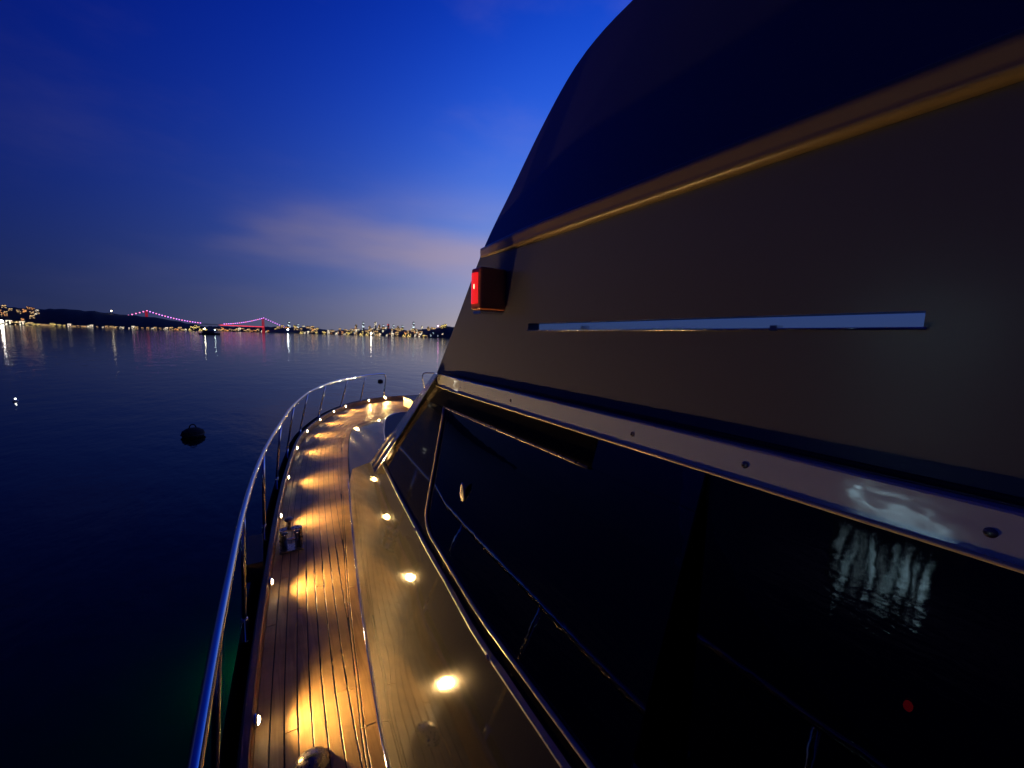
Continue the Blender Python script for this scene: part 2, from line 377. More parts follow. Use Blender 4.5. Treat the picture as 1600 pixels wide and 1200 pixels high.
# hillside quarter, far left
for i in range(34):
    px = rb.uniform(-60, 62); t = rb.uniform(0.05, 0.95); d = 2200 + 400 * t
    building(px, d, hill_z('A', px, d), pick([('lit_orange', 3), ('lit_warm', 3), ('lit_white', 1)]), 'house on the far left hillside', 'hillside houses at the far left', rb.uniform(.7, 1.15))
# waterfront under the dark wooded hill
px = -40.0
while px < 300:
    if px < 40: k = pick([('lit_white', 3), ('lit_warm', 1)]); s = rb.uniform(1.0, 1.5)
    elif px < 110: k = pick([('lit_yellow', 2), ('lit_warm', 2), ('lit_white', 1)]); s = rb.uniform(.7, 1.2)
    else: k = pick([('lit_warm', 4), ('lit_white', 2), ('lit_orange', 1)]); s = rb.uniform(.55, .95)
    building(px, 2195 + rb.uniform(-6, 10), 1.5, k, 'low waterfront building', 'waterfront below the dark hill', s)
    px += rb.uniform(3.5, 9.5)
# yellow cluster by the headland tip
for i in range(10):
    building(298 + i * 2.6 + rb.uniform(-1, 1), 2150 + rb.uniform(-10, 40), 2 + (abs(i - 3) < 3) * rb.uniform(4, 20), pick([('lit_yellow', 4), ('lit_white', 1)]), 'building on the headland between the bridge halves', 'yellow headland buildings', rb.uniform(.7, 1.05))
# shore under the bridge
px = 338.0
while px < 446:
    building(px, 4720 + rb.uniform(-20, 60), rb.uniform(1.5, 18), pick([('lit_white', 2), ('lit_warm', 3), ('lit_orange', 2)]), 'small building on the far shore', 'far shore behind the bridge', rb.uniform(1.2, 2.0))
    px += rb.uniform(2.5, 6.5)
# city slope
for i in range(105):
    px = 424 + 270 * (rb.random() ** .8); t = rb.random() ** 1.3; d = 3920 + 900 * t
    building(px, d, hill_z('C', px, d), pick([('lit_warm', 5), ('lit_white', 3), ('lit_cool', 1), ('lit_orange', 2), ('lit_yellow', 1)]), 'small building on the city slope', 'city slope buildings', rb.uniform(1.0, 1.9))
# city waterfront
px = 470.0
while px < 660:
    building(px, 3890 + rb.uniform(-20, 20), 2.0, pick([('lit_yellow', 4), ('lit_white', 3), ('lit_warm', 2)]), 'waterfront building of the city', 'city waterfront', rb.uniform(1.1, 2.1))
    px += rb.uniform(5, 13)
# skyline towers
for (px, top, e) in ((452, 503, 'lit_cool'), (466, 507, 'lit_cool'), (474, 509, 'lit_white'), (556, 508, 'lit_warm'), (567, 504, 'lit_cool'), (577, 510, 'lit_warm'), (586, 504, 'lit_white'), (592, 508, 'lit_warm'), (598, 508, 'lit_cool'), (606, 507, 'lit_red'), (614, 508, 'lit_cool'), (621, 510, 'lit_warm'), (628, 509, 'lit_cool'), (645, 504, 'lit_cool'), (658, 510, 'lit_white'), (668, 511, 'lit_warm')):
    d = 5200 + rb.uniform(0, 900)
    H = elev(px, top, d); b = building(px, d, 0, 't_' + e, 'tall tower on the city skyline', 'skyline towers', 1.0, 'tower_block')
    b.scale = (1.0, 1.0, H / 90.0)
# headland at the right: dark hill with a few lights
for (px, t, e, s) in ((672, .1, 'lit_cool', .8), (676, .3, 'lit_cool', .7), (654, .0, 'lit_white', 1.0), (661, .0, 'lit_yellow', 1.1), (665, .02, 'lit_warm', .8), (690, .85, 'lit_yellow', 1.4), (694, .85, 'lit_yellow', 1.4), (690, .2, 'lit_white', .8), (683, .1, 'lit_cool', .6)):
    d = 2300 + 250 * t
    building(px, d, hill_z('D', px, d) + 1, 'b_%s_%d' % (e, 13), 'building on the dark headland', 'headland buildings', s)
# lamp masts: the strong single lights that streak on the water
mastm = mat('mast_grey', (0.2, 0.2, 0.2), 0.5)
def mast(px, depth, base, h, col, s, rad, label, emn):
    p = far(px, depth, base); r = root('lamp_mast', p, label, 'lamp mast')
    link('pole', tube([p + Vector((0, 0, -4)), p + Vector((0, 0, h))], depth * .0003, mastm, 6), r)
    m = em(emn, col, s)
    link('lamp', lathe([(.01, -rad), (rad * .7, -rad * .7), (rad, 0), (rad * .7, rad * .7), (.01, rad)], m, 10, 'lamp'), r, p + Vector((0, 0, h + rad)))
mast(450, 3880, 3, 26, (0.85, 0.95, 1.0), 40.0, 7.0, 'white lamp mast on the far shore right of the bridge', 'mast_cool')
mast(579, 3870, 3, 16, (1.0, 0.9, 0.75), 30.0, 7.0, 'bright lamp mast on the city waterfront', 'mast_white')
mast(6, 2180, 3, 12, (1.0, 0.95, 0.8), 60.0, 6.0, 'brightest white lamp on the waterfront at the far left', 'mast_left')
mast(178, 2560, hill_z('A', 178, 2560), 14, (1.0, 0.85, 0.55), 10.0, 4.0, 'lone lamp mast on the crest of the dark hill', 'mast_crest')
mast(683, 2520, hill_z('D', 683, 2520), 16, (1.0, 0.3, 0.7), 10.0, 4.0, 'pink lit mast on the headland beside the yacht', 'mast_pink')

# ---- suspension bridge (about 1.07 km between its towers)
bt0 = far(232, 3550); bt1 = far(412, 4480)
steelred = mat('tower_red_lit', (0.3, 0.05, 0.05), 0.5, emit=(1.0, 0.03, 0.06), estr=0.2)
ledred = mat('led_red', (0.1, 0, 0), 0.5, emit=(1.0, 0.06, 0.10), estr=1.1)
ledvio = mat('led_violet', (0.1, 0, 0.1), 0.5, emit=(0.75, 0.25, 1.0), estr=2.3)
ledpink = mat('led_pink', (0.1, 0, 0.1), 0.5, emit=(1.0, 0.22, 0.55), estr=2.3)
br = root('suspension_bridge', (bt0 + bt1) / 2, 'distant suspension bridge lit red and violet on the horizon', 'bridge')
u = (bt1 - bt0); span = Vector((u.x, u.y, 0)).length; u = Vector((u.x, u.y, 0)) / span; vperp = Vector((-u.y, u.x, 0))
TH, DH = 165.0, 64.0
for b in (bt0, bt1):
    V = []; F = []
    for s in (-14, 14):
        c = b + vperp * s
        for k, (z, r) in enumerate(((-4, 5), (TH, 3.6))):
            for (a, e) in ((-1, -1), (1, -1), (1, 1), (-1, 1)): V.append(c + u * r * a + vperp * r * e + Vector((0, 0, z)))
        o = len(V) - 8
        F += [(o, o + 1, o + 5, o + 4), (o + 1, o + 2, o + 6, o + 5), (o + 2, o + 3, o + 7, o + 6), (o + 3, o, o + 4, o + 7), (o + 4, o + 5, o + 6, o + 7)]
    for z in (58, 110, 158):
        o = len(V)
        for zz_ in (z - 4, z + 4):
            for (a, e) in ((-3, -11), (3, -11), (3, 11), (-3, 11)): V.append(b + u * a + vperp * e + Vector((0, 0, zz_)))
        F += [(o, o + 1, o + 5, o + 4), (o + 1, o + 2, o + 6, o + 5), (o + 2, o + 3, o + 7, o + 6), (o + 3, o, o + 4, o + 7), (o + 4, o + 5, o + 6, o + 7), (o, o + 3, o + 2, o + 1)]
    link('tower', mesh('tower', V, F, steelred), br)
A0 = bt0 - u * 260; A1 = bt1 + u * 260
def deckbox(name, a, b, m, half=16, z0=-2.5, z1=2.5):
    V = []
    for p in (a, b):
        for (e, z) in ((-half, z0), (half, z0), (half, z1), (-half, z1)): V.append(p + vperp * e + Vector((0, 0, DH + z)))
    link(name, mesh(name, V, [(0, 1, 5, 4), (1, 2, 6, 5), (2, 3, 7, 6), (3, 0, 4, 7), (0, 3, 2, 1), (4, 5, 6, 7)], m), br)
deckbox('road_deck', A0, A1, mat('bridge_deck', (0.1, 0.09, 0.09), 0.6))
for i in range(17, 30):
    a = bt0 + u * (span * (i + .06) / 30); b = bt0 + u * (span * (i + .94) / 30)
    deckbox('deck_light', a, b, ledred, 17.5, -4.0, 4.5)
def cab(t): return DH + 8 + (TH - DH - 8) * (2 * t - 1) ** 2
for s in (-14, 14):
    pts = [bt0 + u * span * t + vperp * s + Vector((0, 0, cab(t))) for t in np.linspace(0, 1, 40)]
    pts = [A0 + vperp * s + Vector((0, 0, DH))] + pts + [A1 + vperp * s + Vector((0, 0, DH))]
    link('main_cable', tube(pts, 1.2, mastm, 6), br)
sb_ = math.sqrt(0.5)
led_me = {}
for nm, m in (('v', ledvio), ('p', ledpink), ('r', ledred)): led_me[nm] = lathe([(.3, -5), (5.5, -2.4), (5.5, 2.4), (.3, 5)], m, 6, 'cable_light')
def led(p, k): link('cable_light', led_me[k], br, p)
for i in range(1, 48):
    t = i / 48.0
    if t < .40 or t > .60: led(bt0 + u * span * t - vperp * 14 + Vector((0, 0, cab(t) + 1)), 'v' if i % 3 else 'p')
for i in range(10):
    t = i / 10.0
    for (b, sgn, kk) in ((bt0, -1, 'p'), (bt1, 1, 'v')):
        led(b + u * sgn * 260 * t - vperp * 14 + Vector((0, 0, TH + (DH - TH) * t)), kk)

# ---- small ferry under way
darkboat = mat('dark_boat', (0.01, 0.012, 0.02), 0.4)
def small_boat(px, depth, L_, label, lamps):
    p = far(px, depth); r = root('passenger_boat', p, label, 'boat')
    az = math.atan2(p.x, p.y); ux = Vector((math.cos(az), -math.sin(az), 0)); uy = Vector((math.sin(az), math.cos(az), 0))
    def W(x, y, z): return p + ux * x + uy * y + Vector((0, 0, z))
    st = [(-L_ / 2, 1.5, 1.3), (-L_ * .3, 2.1, 1.2), (0, 2.3, 1.3), (L_ * .3, 1.7, 1.6), (L_ / 2, .1, 2.1)]
    V = []; F = []
    for (x, b, z) in st: V += [W(x, -b, z), W(x * .95, -b * .75, -.3), W(x * .95, b * .75, -.3), W(x, b, z)]
    for i in range(4):
        for j in range(4): F.append((i * 4 + j, i * 4 + (j + 1) % 4, i * 4 + 4 + (j + 1) % 4, i * 4 + 4 + j))
    F += [(0, 3, 2, 1), (16, 17, 18, 19)]
    link('hull', mesh('hull', V, F, darkboat), r)
    V = []
    for z, k in ((1.2, 1), (3.2, .92)):
        for (x, y) in ((-L_ * .33, -1.4), (L_ * .22, -1.3), (L_ * .22, 1.3), (-L_ * .33, 1.4)): V.append(W(x * k, y * k, z))
    link('cabin', mesh('cabin', V, [(0, 1, 5, 4), (1, 2, 6, 5), (2, 3, 7, 6), (3, 0, 4, 7), (4, 5, 6, 7)], darkboat), r)
    for (x, z, rad, m) in lamps:
        link('mast', tube([W(x, 0, 3.0), W(x, 0, z)], .06, mastm, 6), r)
        link('lamp', lathe([(.02, -rad), (rad * .8, -rad * .6), (rad, 0), (rad * .8, rad * .6), (.02, rad)], m, 10, 'lamp'), r, W(x, 0, z + rad * .9))
small_boat(328, 375, 17, 'small dark passenger boat with white mast lamps below the headland', [(-3.6, 5.0, .42, em('boat_lamp_a', (1.0, .9, .62), 45.0)), (4.2, 4.4, .32, em('boat_lamp_b', (.8, 1.0, .9), 25.0))])

# ---- unseen ferry added abeam to port: its glowing panes make the ledge and window reflections
def build_added_ferry(az, dist):
    a = math.radians(az); p = Vector((dist * math.sin(a), dist * math.cos(a), WZ)); r = root('added_ferry', p, 'unseen ferry added abeam to port, glowing blue-white for the reflections', 'ferry')
    ux = Vector((math.cos(a), -math.sin(a), 0)); uy = Vector((math.sin(a), math.cos(a), 0))
    def W(x, y, z): return p + ux * x + uy * y + Vector((0, 0, z))
    def bx(name, x0, x1, y0, y1, z0, z1, m, par, tap=1.0):
        V = [W(x, y, z0) for (x, y) in ((x0, y0), (x1, y0), (x1, y1), (x0, y1))] + [W(x * tap, y, z1) for (x, y) in ((x0, y0), (x1, y0), (x1, y1), (x0, y1))]
        return link(name, mesh(name, V, [(0, 1, 5, 4), (1, 2, 6, 5), (2, 3, 7, 6), (3, 0, 4, 7), (4, 5, 6, 7), (3, 2, 1, 0)], m), par)
    fw = mat('ferry_navy', (.02, .022, .03), .5); em('added_ferry_light', (.50, .84, 1.0), 8.0); em('added_ferry_light_dim', (.55, .85, 1.0), 3.0)
    bx('hull', -8, 8, -3, 3, -.4, 2.2, fw, r, 1.1); bx('deckhouse', -6.2, 6.2, -2.6, 2.6, 2.2, 11.0, fw, r, .95); bx('wheelhouse', -4, 0, -2, 2, 11.0, 13.0, fw, r); bx('funnel', 3, 5, -1, 1, 11.0, 14.0, darkboat, r)
    q_ = random.Random(4)
    for zr_ in (4.6, 6.1, 7.6, 9.1):
        for k in range(9):
            if q_.random() < .3: continue
            x0_ = -5.7 + k * 1.28 + q_.uniform(-.25, .25); z0_ = zr_ + q_.uniform(-.25, .25)
            bx('window', x0_, x0_ + q_.uniform(.35, .95), -2.9, -2.62, z0_, z0_ + q_.uniform(.4, .95), EM['added_ferry_light' if q_.random() < .5 else 'added_ferry_light_dim'], r)  # glowing boxes, put here only to be reflected in ledge and glass
build_added_ferry(-79.0, 92.0)

# ---- buoys
def buoy(loc, r, m, label, hoop=True, lampm=None):
    b = root('mooring_buoy', loc, label, 'buoy'); l = Vector(loc)
    link('float', lathe([(r * .25, -r * .7), (r * .8, -r * .45), (r, 0), (r * .9, r * .35), (r * .5, r * .6), (r * .18, r * .66)], m, 18), b, l)
    if hoop:
        pts = [l + Vector((r * .28 * math.cos(a), 0, r * .6 + r * .42 * math.sin(a))) for a in np.linspace(0, math.pi, 12)]
        link('hoop', tube(pts, r * .06, m, 6), b)
        link('band', lathe([(r * 1.01, -.05 * r), (r * 1.05, 0), (r * 1.01, .05 * r)], rubber, 18), b, l)
    if lampm: link('lamp', lathe([(.01, 0), (r * .35, .02), (r * .35, r * .4), (.01, r * .55)], lampm, 10), b, l + Vector((0, 0, r * .66)))
dbuoy = mat('weedy_buoy', (0.006, 0.006, 0.008), 0.95); add_bump(dbuoy, 14.0, 0.8, 0.05)
buoy(far(292, 13.4, 0.08), .34, dbuoy, 'dark weedy mooring buoy floating off the port rail')
rbuoy = mat('red_buoy', (0.05, 0.006, 0.008), 0.5)
buoy(far(593, 31.5, 0.05), .22, rbuoy, 'dark red round buoy seen under the end of the bow rail', False)
buoy(far(13, 18.7, 0.04), .10, mat('glint_float', (0.5, 0.5, 0.5), .5), 'white glint on the water at the far left, drawn as a small lit float', False, em('glint_lamp', (1, 1, .95), 8.0))  # glowing float added for a white glint on the water

# ================================================================== THE YACHT
CLX = 3.25                      # centre line
Y = root('motor_yacht', (CLX, 0.0, WZ), 'dark motor yacht with lit teak side deck and chrome bow rail', 'yacht')
# outer edge of the teak (plan) and base of the house
outer = spline([(-0.10, -3.0), (-0.125, -1.0), (-0.12, 0.6), (-0.097, 1.69), (-0.055, 2.45), (0.009, 3.29), (0.094, 4.25), (0.212, 5.29), (0.40, 6.6), (0.588, 7.4), (0.969, 8.49), (1.411, 9.35), (1.89, 9.98), (2.50, 10.42), (3.25, 10.6)], 140)
basep = spline([(0.33, -3.0), (0.33, -1.0), (0.335, 0.3), (0.368, 1.41), (0.402, 1.79), (0.489, 2.58), (0.634, 3.64), (0.779, 4.63), (0.93, 5.63), (1.096, 6.55), (1.29, 7.40), (1.47, 7.86), (1.72, 8.10), (2.255, 8.19), (3.25, 8.22)], 200)
def tangents(P):
    T = np.gradient(P, axis=0); return T / np.linalg.norm(T, axis=1)[:, None]
oT = tangents(outer); oN = np.stack([oT[:, 1], -oT[:, 0]], 1)        # pointing inboard
oS = np.concatenate([[0], np.cumsum(np.linalg.norm(np.diff(outer, axis=0), axis=1))])
def ray_width(p, n):
    best = 9.0
    for a, b in zip(basep[:-1], basep[1:]):
        e = b - a; den = n[0] * e[1] - n[1] * e[0]
        if abs(den) < 1e-9: continue
        q = a - p; t = (q[0] * e[1] - q[1] * e[0]) / den; s = (q[0] * n[1] - q[1] * n[0]) / den
        if t > 0 and -0.001 <= s <= 1.001: best = min(best, t)
    if best > 8.9: best = 2.4
    return best
oW = np.array([ray_width(p, n) for p, n in zip(outer, oN)])
# --- hull
def offs(k): return outer - oN * k
V = []; F = []
top = offs(0.105); n = len(top)
rows = [(0.0, 0.10), (0.0, -0.12), (0.05, -0.6), (0.16, -1.3), (0.30, -2.25)]
for (inn, z) in rows:
    c = top + oN * inn
    for p in c: V.append((min(p[0], CLX), p[1], z))
for r_ in range(len(rows) - 1):
    for i in range(n - 1):
        a = r_ * n + i; F.append((a, a + 1, a + n + 1, a + n))
m0 = len(V)
V += [(2 * CLX - v[0], v[1], v[2]) for v in V]
F += [tuple(m0 + i for i in q[::-1]) for q in list(F)]
hull = link('hull', mesh('hull', V, F, hullp, True), Y)
# --- sub-deck (black caulk bed) and starboard deck
V = [(p[0], p[1], -0.010) for p in offs(0.06)] + [(2 * CLX - p[0], p[1], -0.010) for p in offs(0.06)]
F = [(i, i + 1, n + i + 1, n + i) for i in range(n - 1)]
bed = link('side_deck', mesh('side_deck', V, F, caulk), Y)
V = [(2 * CLX - p[0], p[1], -0.004) for p in outer]; V += [(2 * CLX - (p[0] + q[0] * min(w_, .55)), p[1] + q[1] * min(w_, .55), -0.004) for p, q, w_ in zip(outer, oN, oW)]
link('starboard_deck', mesh('starboard_deck', V, [(i, i + 1, n + i + 1, n + i) for i in range(n - 1)], teak), Y)

# --- teak planks
PW = 0.0545; GAP = 0.0052; MARGIN = 0.075; Z0 = -0.008
rp = random.Random(3)
def plank_mesh(stat):
    """stat: list of (xy left, xy right)"""
    V = []; F = []
    for (l, r) in stat:
        d = (r - l); ln = np.linalg.norm(d); d = d / max(ln, 1e-6); b = 0.0012 if ln > 0.006 else 0.0
        for (p, z) in ((l, Z0), (l, -0.0012), (l + d * b, 0.0), (r - d * b, 0.0), (r, -0.0012), (r, Z0)): V.append((p[0], p[1], z))
    k = 6
    for i in range(len(stat) - 1):
        for j in range(5):
            a = i * k + j; F.append((a, a + 1, a + k + 1, a + k))
    F.append(tuple(range(k))); F.append(tuple((len(stat) - 1) * k + j for j in range(k))[::-1])
    return mesh('plank', V, F, teak)
def at_s(s):
    f = np.interp(s, oS, np.arange(len(oS))); i = int(min(f, len(oS) - 2)); t = f - i
    return outer[i] * (1 - t) + outer[i + 1] * t, oN[i] * (1 - t) + oN[i + 1] * t, oW[i] * (1 - t) + oW[i + 1] * t
plank_count = 0
nstrip = 44
START = 1.6
for k in range(nstrip):
    o0, o1 = k * PW + GAP / 2, (k + 1) * PW - GAP / 2
    if k == 0: o0 = 0.0
    s = START + rp.uniform(0.2, 1.6); cuts = [START]
    while s < oS[-1] - .3: cuts.append(s); s += rp.uniform(1.3, 2.2)
    cuts.append(oS[-1])
    for a, b in zip(cuts[:-1], cuts[1:]):
        ns = max(3, int((b - a) / 0.12) + 1); runs = [[]]
        for s in np.linspace(a + .0022, b - .0022, ns):
            p, nn, ww = at_s(s); lim = ww - MARGIN - GAP
            if lim < o0 + .002:
                if runs[-1]: runs.append([])
                continue
            runs[-1].append((p + nn * o0, p + nn * min(o1, lim)))
        for stat in runs:
            if len(stat) > 1:
                link('plank', plank_mesh(stat), bed); plank_count += 1
# margin planks along the house, with a narrow inner strip
bT = tangents(basep); bN = np.stack([-bT[:, 1], bT[:, 0]], 1)          # pointing outboard
bS = np.concatenate([[0], np.cumsum(np.linalg.norm(np.diff(basep, axis=0), axis=1))])
def bat(s):
    f = np.interp(s, bS, np.arange(len(bS))); i = int(min(f, len(bS) - 2)); t = f - i
    return basep[i] * (1 - t) + basep[i + 1] * t, bN[i] * (1 - t) + bN[i + 1] * t
cuts = [START, 3.15, 4.63, 5.7, 7.1, 8.8, 10.3, 11.6, 12.6, bS[-1]]
for a, b in zip(cuts[:-1], cuts[1:]):
    st1 = []; st2 = []
    for s in np.linspace(a + .0022, b - .0022, max(3, int((b - a) / .1))):
        p, nn = bat(s); st1.append((p + nn * (MARGIN - .014), p - nn * .01)); st2.append((p + nn * (MARGIN), p + nn * (MARGIN - .009)))
    link('plank', plank_mesh(st1), bed); link('plank', plank_mesh(st2), bed)
# --- toe rail: inner face and varnished cap
def strip_loft(name, curveN, curve, prof, m, s0=0, smooth=False):
    V = []; F = []; k = len(prof)
    for p, q in zip(curve[s0:], curveN[s0:]):
        for (o, z) in prof: V.append((p[0] + q[0] * o, p[1] + q[1] * o, z))
    nn = len(curve) - s0
    for i in range(nn - 1):
        for j in range(k):
            a = i * k + j; b = i * k + (j + 1) % k; F.append((a, b, b + k, a + k))
    F.append(tuple(range(k))[::-1]); F.append(tuple((nn - 1) * k + j for j in range(k)))
    return mesh(name, V, F, m, smooth)
toe = link('toe_rail', strip_loft('toe_rail', oN, outer, [(-0.0, -0.012), (-0.0, 0.090), (-0.008, 0.10), (-0.036, 0.10), (-0.045, 0.090), (-0.045, -0.012)], varnish), Y)

# --- house side surface
D = 0.80; ZT = 1.556; KS = D / 0.92
def UY(y): return y * KS
def UZ(z): return 1.75 + (z - 1.75) * KS
_by = basep[:, 1]; _bx = basep[:, 0]; _k = int(np.argmax(_by > 7.0))
def S(y, z):
    b = float(np.interp(y, _by[:_k + 1], _bx[:_k + 1])); t = max(D, b + .12)
    return b + (t - b) * z / ZT
def SW(y, z):
    """glass line: the aft pane stands more upright, set back behind the flare of the sill"""
    return S(y, z) + (SETB * max(0.0, 1 - (z - .76) / (ZT - .76)) if y < YSPLIT else 0.0)
SETB, YSPLIT = .125, .44
AFT = -2.6
def zt(y): return float(np.interp(y, [0.9, 1.08, 1.325, 1.79, 2.18, 2.63, 2.95, 4.15, 4.62], [.757, .759, .782, .812, .84, .88, .80, .36, .004]))
def zw(y): return float(np.interp(y, [1.0, 1.12, 1.45, 1.70, 2.2, 2.6], [.818, .822, .85, .872, .90, .925]))
def patch(ts, yl, yr, zl, zh, ny, m, name, out=0.0, thick=0.02, smooth=True, surf=None):
    surf = surf or SW
    V = []; F = []; ny += 1
    for t in ts:
        for y in np.linspace(yl(t), yr(t), ny):
            z = zl(y) * (1 - t) + zh(y) * t; V.append((surf(y, z) - out, y, z))
    for j in range(len(ts) - 1):
        for i in range(ny - 1):
            a = j * ny + i; F.append((a, a + ny, a + ny + 1, a + 1))
    me = shell(name, V, F, (thick, 0, 0), m, False)
    if smooth:
        nf = len(F)
        for p in list(me.polygons)[:nf]: p.use_smooth = True
    return me
def yp(z): return float(np.interp(z, [.80, 1.045, 1.276, 1.556], [2.93, 2.564, 2.284, 2.0]))   # raked front edge of the house
def ym(z): return 1.698 + (z - .916) * .19                                               # front edge of the saloon window
aft = lambda t: AFT
ZW1, ZL = 1.40, 1.51
side = link('house_side', patch(list(np.linspace(0.0, 1, 15)), aft, lambda t: 4.62, lambda y: .002, zt, 110, paint, 'house_side', surf=S), Y)
blackside = link('window_surround', patch([0.0, 1.0], lambda t: YSPLIT, lambda t: 2.56, lambda y: zt(y) + .002, lambda y: zw(y) - .001, 60, black, 'window_surround'), Y)
link('upper_surround', patch([0, .5, 1.0], lambda t: .752, lambda t: yp(ZW1 + t * .11) - .05, lambda y: ZW1 + .001, lambda y: ZL, 50, satin_black, 'upper_surround'), Y)
link('quarter_window', patch(list(np.linspace(0, 1, 9)), lambda t: ym(.88 + .52 * t), lambda t: yp(.92 + .48 * t) - .05, zw, lambda y: ZW1, 16, black, 'quarter_window'), Y)
pane = link('saloon_window', patch(list(np.linspace(0, 1, 9)), lambda t: YSPLIT, lambda t: ym(.88 + .52 * t), zw, lambda y: ZW1, 40, glass, 'saloon_window', thick=0.008), Y)
link('upper_glass', patch(list(np.linspace(0, 1, 4)), lambda t: YSPLIT, lambda t: .750, lambda y: ZW1 + .0005, lambda y: ZL, 10, glass, 'upper_glass', thick=0.008), pane)
link('aft_window', patch(list(np.linspace(0, 1, 9)), aft, lambda t: YSPLIT - .0005, lambda y: zt(y) + .01, lambda y: ZL, 40, glass, 'aft_window', thick=0.008), Y)
def onS(y, z, out=0.0): return Vector((SW(y, z) - out, y, z))
fr = [Vector((S(y, zw(y)) - .006, y, zw(y))) for y in np.linspace(YSPLIT, 1.52, 24)]
for a in np.linspace(0, math.pi / 2, 8)[1:]:
    fr.append(onS(1.52 + .175 * math.sin(a), zw(1.52) + .085 * (1 - math.cos(a)), .006))
fr += [onS(ym(z) - .004, z, .006) for z in np.linspace(.98, ZW1, 10)]
link('window_frame', tube(fr, 0.0075, framep, 8), pane)
# drip rail over the forward part of the window, ending in the open
link('drip_rail', tube([onS(y, ZW1 + .003, .008) for y in np.linspace(.756, ym(ZW1), 16)], .005, steel_dull, 8), Y)
# trim ledge under the window: flares into a wedge towards aft
V = []; F = []; ys = list(np.linspace(AFT, 0.90, 22)) + list(np.linspace(.94, 2.80, 24))
for y in ys:
    g = max(0.0, min(1.0, (0.95 - y) / .5)); h = .008 + .035 * g; z_ = zt(y)
    b = S(y, z_); g_ = max(0.0, min(1.0, (0.95 - y) / .45)); bw = .11 * g_ * g_ * (3 - 2 * g_)
    for (dx, z) in ((.01, z_ - .004), (-.012, z_ - .003), (-.012, z_ + .005), (bw - .004, z_ + h), (bw + .012, z_ + h)): V.append((b + dx, y, z))
for i in range(len(ys) - 1):
    for j in range(5):
        a = i * 5 + j; b = i * 5 + (j + 1) % 5; F.append((a, a + 5, b + 5, b))
F.append((0, 1, 2, 3, 4)); F.append(tuple((len(ys) - 1) * 5 + j for j in (4, 3, 2, 1, 0)))
link('window_sill', mesh('window_sill', V, F, sillp), Y)
link('base_trim', tube([(p[0] - .004, p[1], .006) for p in basep[8:] if p[1] < 4.9], .004, steel, 8), Y)
# latch and small deck-side fittings on the window line
link('window_latch', lathe([(.002, 0), (.018, .002), (.022, .008), (.016, .014), (.002, .016)], white_plastic, 16), Y, onS(1.384, 1.122, .004), (0, -math.pi / 2, 0), (1.9, .9, .9))
for y in (1.75, .95): link('sill_stud', lathe([(.002, 0), (.011, .001), (.011, .008), (.002, .012)], steel, 12), Y, onS(y, zt(y) + .004, .010), (0, -math.pi / 2, 0))
# raked pillar at the front corner
V = []; F = []
for t in np.linspace(0, 1, 12):
    pa, pb = Vector((S(2.93, .80), 2.93, .80)), Vector((D, 2.0, 1.557)); qa, qb = Vector((S(2.66, .80), 2.66, .80)), Vector((D - .004, 1.905, 1.557))
    po = pa.lerp(pb, t); pi_ = qa.lerp(qb, t); x, yo, z = po; xi, yi = pi_.x, pi_.y
    for (xx, yy) in ((x - .022, yo - .012), (x - .008, yo), (x + .10, yo + .004), (xi + .10, yi), (xi - .030, yi), (xi - .030, yi + .012)): V.append((xx, yy, z))
for i in range(11):
    for j in range(6):
        a = i * 6 + j; b = i * 6 + (j + 1) % 6; F.append((a, a + 6, b + 6, b))
F.append(tuple(range(6))); F.append(tuple(66 + j for j in (5, 4, 3, 2, 1, 0)))
link('windscreen_pillar', mesh('windscreen_pillar', V, F, ledgep), Y)
for fr_ in (.06, .5, .93):
    link('pillar_trim', tube([pa.lerp(pb, t).lerp(qa.lerp(qb, t), fr_) + Vector((-.024 - .008 * fr_, 0, 0)) for t in np.linspace(.01, .42, 6)], .005, steel, 8), Y)
# windscreen, roof, interior
V = [(S(2.9, .80) + .05, 2.88, .80), (CLX, 3.45, .80), (2 * CLX - S(2.9, .80) - .05, 2.88, .80), (D + .03, 1.98, 1.55), (CLX, 2.4, 1.55), (2 * CLX - D - .03, 1.98, 1.55)]
link('windscreen', shell('windscreen', V, [(0, 1, 4, 3), (1, 2, 5, 4)], (0, -.02, 0), black), Y)
link('house_roof', boxes('house_roof', [(D + .06, 2 * CLX - D - .06, AFT, 1.96, 1.515, 1.55)], wallp), Y)
link('saloon_lining', boxes('saloon_lining', [(2.6, 2.62, AFT, 1.9, .3, 1.51), (.60, 2.6, AFT, 1.9, .28, .30), (.82, 2.6, 1.9, 1.92, .3, 1.51), (.7, 2.6, AFT - .02, AFT, .3, 1.51)], sofa), Y)
link('saloon_seat', boxes('saloon_seat', [(1.9, 2.5, -1.5, 1.8, .30, .65), (2.35, 2.55, -1.5, 1.8, .65, 1.0)], sofa), Y)
link('blue_screen', boxes('blue_screen', [(1.50, 1.52, 1.63, 1.85, .79, .935)], bluescr), Y)
link('red_reflection', lathe([(.002, 0), (.022, .002), (.022, .012), (.002, .018)], redglow, 12), Y, (1.20, .163, .955), (0, -math.pi / 2, 0), (.55, .36, .5))  # glowing red disc inside, standing in for a red light reflected in the glass
# starboard house side
V = [(2 * CLX - S(y, z), y, z) for y in np.linspace(AFT, 3.2, 12) for z in (0, .7, 1.55)]
V = [v if not (v[1] > 1.98 and v[2] > 1.4) else (v[0], 1.98, v[2]) for v in V]
link('starboard_side', mesh('starboard_side', V, [(i * 3 + j, i * 3 + j + 1, i * 3 + j + 4, i * 3 + j + 3) for i in range(11) for j in range(2)], paint), Y)

